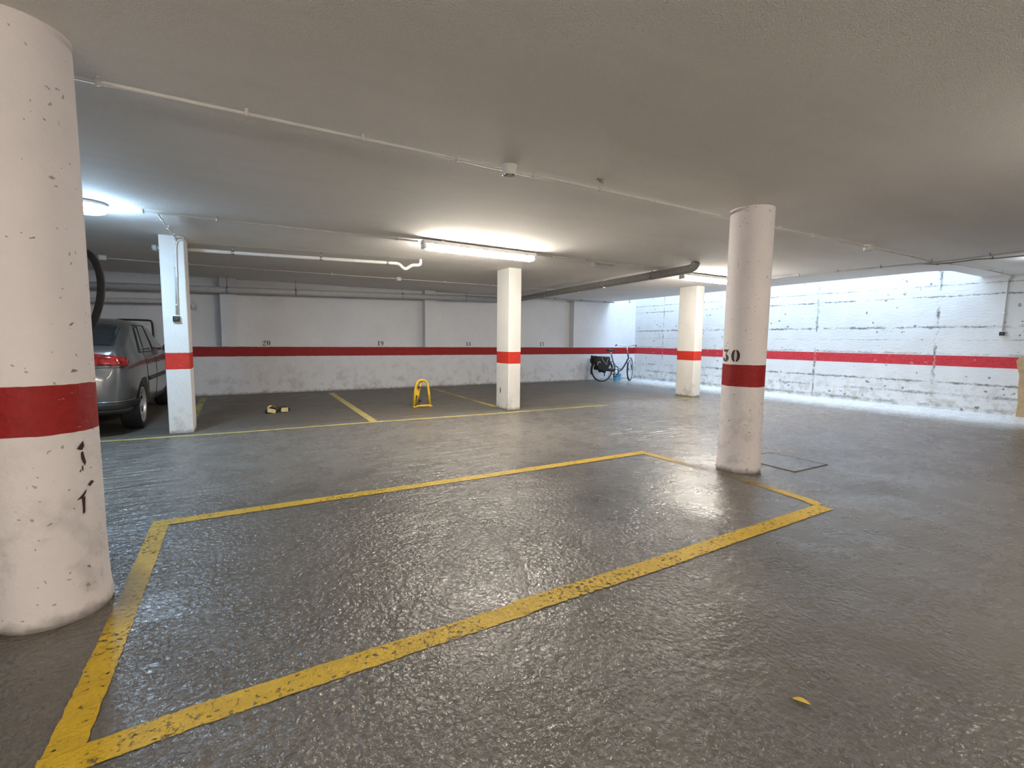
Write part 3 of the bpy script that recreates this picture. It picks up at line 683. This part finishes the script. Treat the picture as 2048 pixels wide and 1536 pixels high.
    for s_ in (1, -1):
        wrap(.40, .90, (.865, .855), (1.02, .945), .010, 'tail_light', lampm, s_, label='red tail light')
        wrap(.02, 1.25, (.34, .34), (.42, .42), .012, 'bumper_skirt', dark, s_, n=26, label='black lower bumper')
        wrap(.02, 1.02, (.425, .425), (.445, .445), .016, 'bumper_lip', paint, s_, n=24, nv=1)
        wrap(.02, .80, (.835, .835), (.842, .842), .004, 'bumper_seam', seam, s_, n=20, nv=1)
    MB().box((0, -.012, .62), (.52, .012, .11)).build('number_plate', plain('plate_white', (.7, .7, .68), .4), root)
    # roof bars / aerial
    MB().tube([(0, .95, 1.40), (0, .88, 1.47), (0, .70, 1.62)], [.012, .006, .003], 8).build('aerial', dark, root)
    return root
def wheel(root, s_, wy):
    tyre = MB(); tyre.lathe([(.225, -.085), (.25, -.098), (.290, -.10), (.305, -.085), (.312, -.05), (.312, .05), (.305, .085), (.285, .10), (.25, .098), (.225, .085)], (0, 0, 0), 48, 'x')
    w = tyre.build('wheel', RUBBER, root); w.location = (s_ * .735, wy, .312)
    rim = MB(); rim.lathe([(.23, -.08), (.23, .07), (.24, .085), (.23, .092), (.215, .08), (.21, .02), (.05, .0), (0, 0)], (0, 0, 0), 48, 'x')
    alloy = plain('alloy_rim', (.55, .55, .55), .35, .7)
    dk = plain('rim_shadow_metal', (.05, .05, .05), .5, .6)
    rb = rim.build('rim', dk, w)
    sp = MB()
    for k in range(5):
        a0 = 2 * PI * k / 5
        pr_ = [(.03, .04), (.07, .030), (.14, .036), (.225, .058)]
        for (r0, w0), (r1, w1) in zip(pr_, pr_[1:]):
            def P(r, o, d): return (d, r * math.cos(a0) - o * math.sin(a0), r * math.sin(a0) + o * math.cos(a0))
            vs = [P(r0, -w0, .045), P(r0, w0, .045), P(r1, w1, .075), P(r1, -w1, .075), P(r0, -w0, .015), P(r0, w0, .015), P(r1, w1, .03), P(r1, -w1, .03)]
            sp.add(vs, [(0, 1, 2, 3), (7, 6, 5, 4), (0, 3, 7, 4), (1, 5, 6, 2), (3, 2, 6, 7), (0, 4, 5, 1)])
    sp.lathe([(.232, .05), (.232, .096), (.212, .096), (.205, .06)], (0, 0, 0), 48, 'x'); sp.lathe([(.045, .0), (.045, .055), (.03, .062), (0, .062)], (0, 0, 0), 24, 'x')
    s = sp.build('spokes', alloy, w)
    if s_ < 0:
        for o in (rb, s): o.rotation_euler = (0, 0, PI)
    return w
car()

# black tubular hoop fixed to the back wall beyond the car
root = empty('tubular_hoop', (-1.7, 11.28, 1.38), 'black tubular hoop standing out above the car roof', 'rail')
MB().tube(smooth_path([(-.36, .04, 0), (-.36, -.16, .02), (-.36, -.17, .115), (-.30, -.18, .125), (.13, -.18, .125), (.18, -.17, .11), (.19, -.17, 0), (.19, -.17, -.28), (.19, -.15, -.30), (.19, .04, -.30)], 2), .018, 12).build('tube', BLACK, root)
for x, z in ((-.36, 0), (.19, -.30)): MB().cyl((x, .035, z), (x, .06, z), .035, n=16).build('wall_flange', BLACK, root)

# ------------------------------------------------------------------ yellow parking barriers
root = empty('parking_barrier', (2.712, 8.03, 0), 'upright yellow hoop parking barrier right of the bay line', 'parking barrier')
arch = [(-.148, 0, .03), (-.128, 0, .25), (-.112, 0, .37)] + [(-.108 * math.cos(k * PI / 10), 0, .375 + .108 * math.sin(k * PI / 10)) for k in range(1, 10)] + [(.112, 0, .37), (.128, 0, .25), (.148, 0, .03)]
MB().tube(arch, .022, 12).build('hoop', YEL, root)
mb = MB(); mb.tube([(-.115, -.03, .022), (.0, -.03, .024), (.15, -.03, .022)], .02, 10); mb.build('front_bar', YEL, root)
mb = MB(); mb.box((-.145, .0, .012), (.06, .10, .02)); mb.box((.145, 0, .012), (.06, .10, .02)); mb.build('foot_plate', YEL, root, bevel=.004)
MB().tube([(-.08, .07, .04), (-.045, .04, .26), (-.02, .015, .46)], .021, 10).build('strut', YEL, root)
mb = MB(); mb.box((-.085, .03, .28), (.07, .012, .15), Matrix.Rotation(.12, 3, 'Y')); mb.build('strut_plate', YEL, root, bevel=.004)
mb = MB(); mb.box((-.02, .012, .455), (.052, .05, .03)); mb.box((-.015, .01, .36), (.055, .05, .012)); mb.box((-.012, .01, .31), (.058, .045, .01)); mb.build('clamp', plain('brown_steel', (.13, .09, .02), .5), root)
mb = MB(); mb.box((-.058, -.01, .35), (.03, .03, .03)); mb.tube([(-.05, -.01, .44), (-.055, -.01, .32)], .005, 8); mb.build('lock', BLACK, root)
mb = MB(); mb.box((-.02, .05, .105), (.045, .04, .04)); mb.box((-.075, .06, .028), (.10, .10, .03)); mb.build('lock_block', BLACK, root, bevel=.008)

root = empty('folded_barrier', (.40, 8.43, 0), 'low folded yellow and black parking barrier on the floor', 'parking barrier')
MB().tube(smooth_path([(-.10, -.10, .035), (-.125, .0, .07), (-.10, .07, .095), (-.03, .09, .085), (.03, .02, .05), (.10, .09, .06), (.15, .04, .05), (.15, -.06, .035)], 2), .018, 10).build('hoop', plain('pale_yellow_enamel', (.62, .50, .20), .45), root)
mb = MB(); mb.box((-.075, -.085, .04), (.12, .05, .06), Matrix.Rotation(.25, 3, 'Y')); mb.box((.115, -.07, .045), (.10, .055, .065)); mb.build('foot_plate', MAT['pale_yellow_enamel'], root, bevel=.006)
mb = MB(); mb.box((-.03, .02, .05), (.16, .08, .07)); mb.box((.10, .02, .065), (.09, .08, .045)); mb.box((-.14, -.06, .03), (.05, .07, .05)); mb.build('lock_block', BLACK, root, bevel=.01)
mb = MB(); mb.tube([(.165, -.05, .045), (.195, -.06, .045)], .022, 12); mb.build('end_plug', BLACK, root)
MB().tube([(-.08, .05, .075), (-.035, -.04, .12), (.03, -.07, .05)], .010, 8).build('hinge_bar', MAT['brown_steel'], root)

# ------------------------------------------------------------------ bicycle
def bicycle():
    P0 = Vector((9.24, 10.85, 0)); P1 = Vector((10.28, 10.61, 0)); dr = (P1 - P0); base = dr.length; rz = math.atan2(dr.y, dr.x)
    root = empty('bicycle', P0, 'dark blue step-through bicycle leaning in the far corner', 'bicycle', rz)
    fr = plain('dark_blue_frame_paint', (.035, .05, .075), .3, .3, coat=.4); R_ = .345
    def whl(loc, ang, parent):
        mb = MB(); mb.tube([((R_ - .018) * math.cos(a_), 0, (R_ - .018) * math.sin(a_)) for a_ in [2 * PI * k / 48 for k in range(48)]], .024, 8, closed=True)
        w = mb.build('wheel', RUBBER, parent); w.location = loc; w.rotation_euler = (0, 0, ang)
        MB().lathe([(R_ - .055, -.012), (R_ - .036, -.013), (R_ - .034, 0), (R_ - .036, .013), (R_ - .055, .012), (R_ - .055, -.012)], n=48, axis='y').build('rim', plain('pale_rim', (.70, .70, .68), .3, .3), w)
        sp = MB()
        for k in range(28):
            a_ = 2 * PI * k / 28; b_ = a_ + (.45 if k % 2 else -.45); y = .03 if k % 4 < 2 else -.03
            sp.tube([(.022 * math.cos(b_), y, .022 * math.sin(b_)), ((R_ - .05) * math.cos(a_), 0, (R_ - .05) * math.sin(a_))], .0013, 4)
        sp.build('spokes', CHROME, w); MB().cyl((0, -.05, 0), (0, .05, 0), .022, n=16).build('hub', CHROME, w)
        return w
    whl((0, 0, R_), 0, root)
    bb = (.46, 0, .29); st = (.305, 0, .80); hb = (.885, 0, .69); ht = (.855, 0, .84)
    f_ = MB(); f_.tube([bb, st], .018, 10); f_.tube(smooth_path([hb, (.80, 0, .55), (.68, 0, .36), (.60, 0, .315), bb], 2), .024, 10); f_.tube([hb, ht], .021, 10)
    f_.tube(smooth_path([(.37, 0, .58), (.52, 0, .40), (.66, 0, .36)], 1), .012, 8)
    for y in (.045, -.045): f_.tube([bb, (.05, y, .33), (0, y, R_)], .010, 8); f_.tube([(.36, y * .3, .62), (.05, y, .40), (0, y, R_)], .009, 8)
    f_.build('frame', fr, root)
    # steering: fork, front wheel and bars turned left
    ang = math.radians(46) ; hd = Vector((.93, 0, .60))
    steer = MB(); sd = Vector((math.cos(ang), math.sin(ang), 0)); sn = Vector((-sd.y, sd.x, 0))
    axis = (Vector(hb) - Vector(ht)).normalized(); crown = Vector(hb) + axis * .035
    hub = Vector((base, 0, R_)) - Vector((.0, 0, 0)); hub = Vector((crown.x, 0, 0)) + sd * .20; hub.z = R_
    whl(hub, ang, root)
    lo = MB(); up = MB()
    for k in (-1, 1):
        a_ = crown + sn * .055 * k; b_ = hub + sn * .055 * k; mid = a_.lerp(b_, .5)
        up.tube([a_, mid], .017, 10); lo.tube([mid, b_], .019, 10)
    up.tube([crown - sn * .07, crown + sn * .07], .018, 8); up.build('fork', plain('silver_fork', (.62, .62, .63), .3, .7), root); lo.build('fork_leg', fr, root)
    stem = Vector(ht) - axis * .21; q = stem + sd * .06
    s_ = MB(); s_.tube([ht, stem], .013, 10); s_.tube([stem, q], .014, 10); s_.build('stem', CHROME, root)
    hbp = [q + sn * .30 - sd * .22 + Vector((0, 0, .03)), q + sn * .29 - sd * .08 + Vector((0, 0, .05)), q + sn * .20 + sd * .0 + Vector((0, 0, .05)), q + sn * .06, q - sn * .06, q - sn * .20 + Vector((0, 0, .05)), q - sn * .29 - sd * .08 + Vector((0, 0, .05)), q - sn * .30 - sd * .22 + Vector((0, 0, .03))]
    MB().tube(smooth_path(hbp, 2), .011, 10).build('handlebar', CHROME, root)
    for e, i in ((hbp[0], hbp[1]), (hbp[-1], hbp[-2])): MB().tube([e, e.lerp(i, .75)], .018, 10).build('grip', RUBBER, root)
    for i in (2, 5): MB().tube([hbp[i], hbp[i] - sd * .10 + Vector((0, 0, -.025))], .007, 6).build('brake_lever', BLACK, root)
    # saddle
    sad = MB(); rows = [(-.14, .02, .025), (-.12, .085, .03), (-.06, .10, .045), (.0, .075, .04), (.06, .04, .035), (.12, .025, .03), (.15, .012, .02)]; n = 12
    for x, w, h_ in rows: sad.v += [(st[0] - .03 + x, w * math.cos(2 * PI * k / n), .925 + h_ * math.sin(2 * PI * k / n) * (1 if k <= n / 2 else .6)) for k in range(n)]
    for i in range(len(rows) - 1):
        for k in range(n): sad.f.append((i * n + k, i * n + (k + 1) % n, (i + 1) * n + (k + 1) % n, (i + 1) * n + k)); sad.sm.append(True)
    sad.f += [tuple(range(n)), tuple((len(rows) - 1) * n + k for k in range(n))]; sad.sm += [True, True]; sad.build('saddle', BLACK, root)
    MB().tube([st, (.268, 0, .905)], .013, 10).build('seat_post', CHROME, root)
    # drive
    cr = MB(); cr.lathe([(.075, -.002), (.095, -.006), (.095, .006), (.075, .002), (.075, -.002)], (bb[0], -.05, bb[2]), 40, 'y'); cr.build('chainring', fr, root)
    MB().lathe([(0, -.001), (.078, -.001), (.078, .001), (0, .001)], (bb[0], -.044, bb[2]), 32, 'y').build('chain_disc', plain('silver_fork', (0, 0, 0)), root)
    cc = MB(); cc.tube([(.12, -.05, .345), (.22, -.05, .36), (.40, -.05, .34)], [.03, .045, .05], 10); cc.build('chain_case', BLACK, root)
    c_ = MB(); c_.tube([(bb[0], -.075, bb[2]), (bb[0] - .09, -.08, bb[2] - .14)], .010, 8); c_.tube([(bb[0], .075, bb[2]), (bb[0] + .09, .08, bb[2] + .14)], .010, 8); c_.tube([(bb[0], -.08, bb[2]), (bb[0], .08, bb[2])], .014, 10); c_.build('crank', CHROME, root)
    for k in (-1, 1): MB().box((bb[0] + .09 * k, .12 * k, bb[2] + .14 * k), (.09, .07, .02)).build('pedal', BLACK, root, bevel=.004)
    # mudguards, rack, stand
    for c0, a0, a1, dd, yd in ((Vector((0, 0, R_)), 10, 200, Vector((1, 0, 0)), None), (hub, 25, 150, sd, None)):
        g = MB(); g.tube([c0 + dd * (R_ + .022) * math.cos(math.radians(t_)) + Vector((0, 0, (R_ + .022) * math.sin(math.radians(t_)))) for t_ in range(a0, a1 + 1, 10)], .014, 8); g.build('mudguard', BLACK if c0.x == 0 else MAT['silver_fork'], root)
    rk = MB()
    for y in (-.06, .06): rk.tube([(.24, y, .74), (-.30, y, .74)], .006, 6); rk.tube([(-.16, y, .74), (0, y, R_)], .006, 6); rk.tube([(-.02, y, .74), (0, y, R_)], .006, 6)
    rk.tube([(-.30, -.06, .74), (-.30, .06, .74)], .006, 6); rk.build('luggage_rack', CHROME, root)
    ks = MB(); ks.tube([(.34, -.05, .25), (.24, -.10, .012)], .010, 8); ks.tube([(.30, .05, .25), (.20, .10, .012)], .010, 8); ks.build('kickstand', CHROME, root)
    MB().tube(smooth_path([(.03, -.06, .30), (.06, -.07, .24), (.05, -.06, .17)], 1), .016, 8).build('derailleur', BLACK, root)
    return root, P0, rz
bike, P0, rz = bicycle()
def pannier(side_, label):
    root = empty('pannier_bag', P0, label, 'bag', rz, 'pannier bags on the bicycle'); fab = plain('black_bag_fabric', (.010, .010, .011), .75, bump=.006)
    pl = [(-.40, .70), (-.30, .76), (.16, .745), (.19, .70), (.20, .52), (.13, .40), (.04, .33), (.03, .27), (-.06, .27), (-.08, .33), (-.22, .34), (-.28, .38), (-.36, .52), (-.42, .60)]
    pl = [(.16 + (x - .16) * .84, z) for x, z in pl]; mb = MB(); y0, y1 = side_ * .07, side_ * .19; n = len(pl); pc = (sum(p[0] for p in pl) / n, sum(p[1] for p in pl) / n)
    rings = [(y0, .97), (y0 + side_ * .02, 1.0), (y1 - side_ * .03, 1.0), (y1, .86)]
    for y, k in rings: mb.v += [(pc[0] + (x - pc[0]) * k, y, pc[1] + (z - pc[1]) * k) for x, z in pl]
    for j in range(3):
        for i in range(n): mb.f.append((j * n + i, j * n + (i + 1) % n, (j + 1) * n + (i + 1) % n, (j + 1) * n + i)); mb.sm.append(False)
    mb.f += [tuple(range(n)), tuple(3 * n + i for i in range(n))]; mb.sm += [False, False]
    mb.build('bag', fab, root, bevel=.012, seg=3)
    mb = MB(); mb.tube([(-.12, y1 + side_ * .004, .73), (-.06, y1 + side_ * .012, .62), (.03, y1 + side_ * .01, .53), (.07, y1 + side_ * .004, .53)], .010, 6); mb.tube([(.10, y1 + side_ * .004, .70), (.05, y1 + side_ * .01, .58), (.03, y1 + side_ * .01, .53)], .008, 6)
    mb.build('strap', plain('grey_strap', (.30, .28, .25), .5), root)
    mb = MB(); mb.tube([(-.25, y1 + side_ * .002, .50), (-.23, y1 + side_ * .008, .58), (-.17, y1 + side_ * .008, .60), (-.15, y1 + side_ * .002, .57)], .010, 6); mb.build('reflective_patch', plain('pale_reflective', (.55, .54, .52), .35), root)
    mb = MB(); mb.box((-.28, side_ * .10, .745), (.07, .06, .06)); mb.build('clip', fab, root, bevel=.01)
    return root
pannier(-1, 'bulging black pannier bag on the near side of the bicycle rear wheel')
pannier(1, 'black pannier bag on the wall side of the bicycle rear wheel')

# bucket behind the bicycle
blue = plain('light_blue_plastic', (.15, .52, .80), .35)
root = empty('bucket', (9.93, 10.95, 0), 'light blue plastic bucket behind the bicycle', 'bucket')
MB().lathe([(0, .0), (.10, .0), (.105, .01), (.130, .20), (.138, .20), (.138, .215), (.128, .215), (.10, .012), (0, .012)], n=36).build('pail', blue, root)
MB().tube([(.13 * math.cos(a_), .03 + .12 * abs(math.sin(a_)), .19 - .03 * math.sin(a_)) for a_ in [PI * k / 14 for k in range(15)]], .004, 6).build('handle', STEEL, root)

# odds and ends on the ledge and the floor
root = empty('plastic_object', (8.97, YF + .06, BZ1 + .006), 'small black plastic object lying on the red ledge left of the bicycle', 'object')
mb = MB(); mb.tube([(-.15, 0, .055), (.0, 0, .062), (.14, .0, .055)], [.024, .03, .022], 12); mb.build('body', BLACK, root)
mb = MB(); mb.box((-.03, 0, .018), (.10, .06, .036)); mb.build('foot', BLACK, root, bevel=.01)
mb = MB(); mb.tube([(0, 0, 0), (-.006, .0, .06), (-.016, .004, .115)], [.006, .005, .003], 6); o = mb.build('twig', plain('dark_twig', (.04, .035, .03), .8)); o.location = (9.70, YF + .05, BZ1 + .005); tag(o, 'thin dark twig standing upright on the ledge above the bicycle', 'twig')
mb = MB(); mb.tube([(-.04, 0, .012), (.05, 0, .015)], [.010, .014], 8); o = mb.build('pebble', plain('grey_stone', (.35, .33, .31), .9)); o.location = (9.28, YF + .05, BZ1 + .004); tag(o, 'small grey stone on the ledge between black object and twig', 'stone')
root = empty('leaf', (1.59, .797, .003), 'single yellow leaf lying on the bare floor at lower right', 'leaf', math.radians(-62))
vs = []; L_ = .052
for i in range(9):
    u = i / 8; w = .011 * math.sin(PI * min(1, u * .92 + .06)) ** .8; z = .006 * math.sin(PI * u)
    vs += [(u * L_ - L_ / 2, -w, z + .003), (u * L_ - L_ / 2, 0, z), (u * L_ - L_ / 2, w, z + .003)]
fs = [(3 * i + k, 3 * i + k + 1, 3 * i + k + 4, 3 * i + k + 3) for i in range(8) for k in range(2)]
o = MB().add(vs, fs, True).build('blade', plain('yellow_leaf', (.62, .42, .06), .5), root, recalc=False)
MB().tube([(-L_ / 2, 0, .001), (-L_ / 2 - .012, .002, .001)], .0008, 5).build('stalk', MAT['brown_steel'], root)
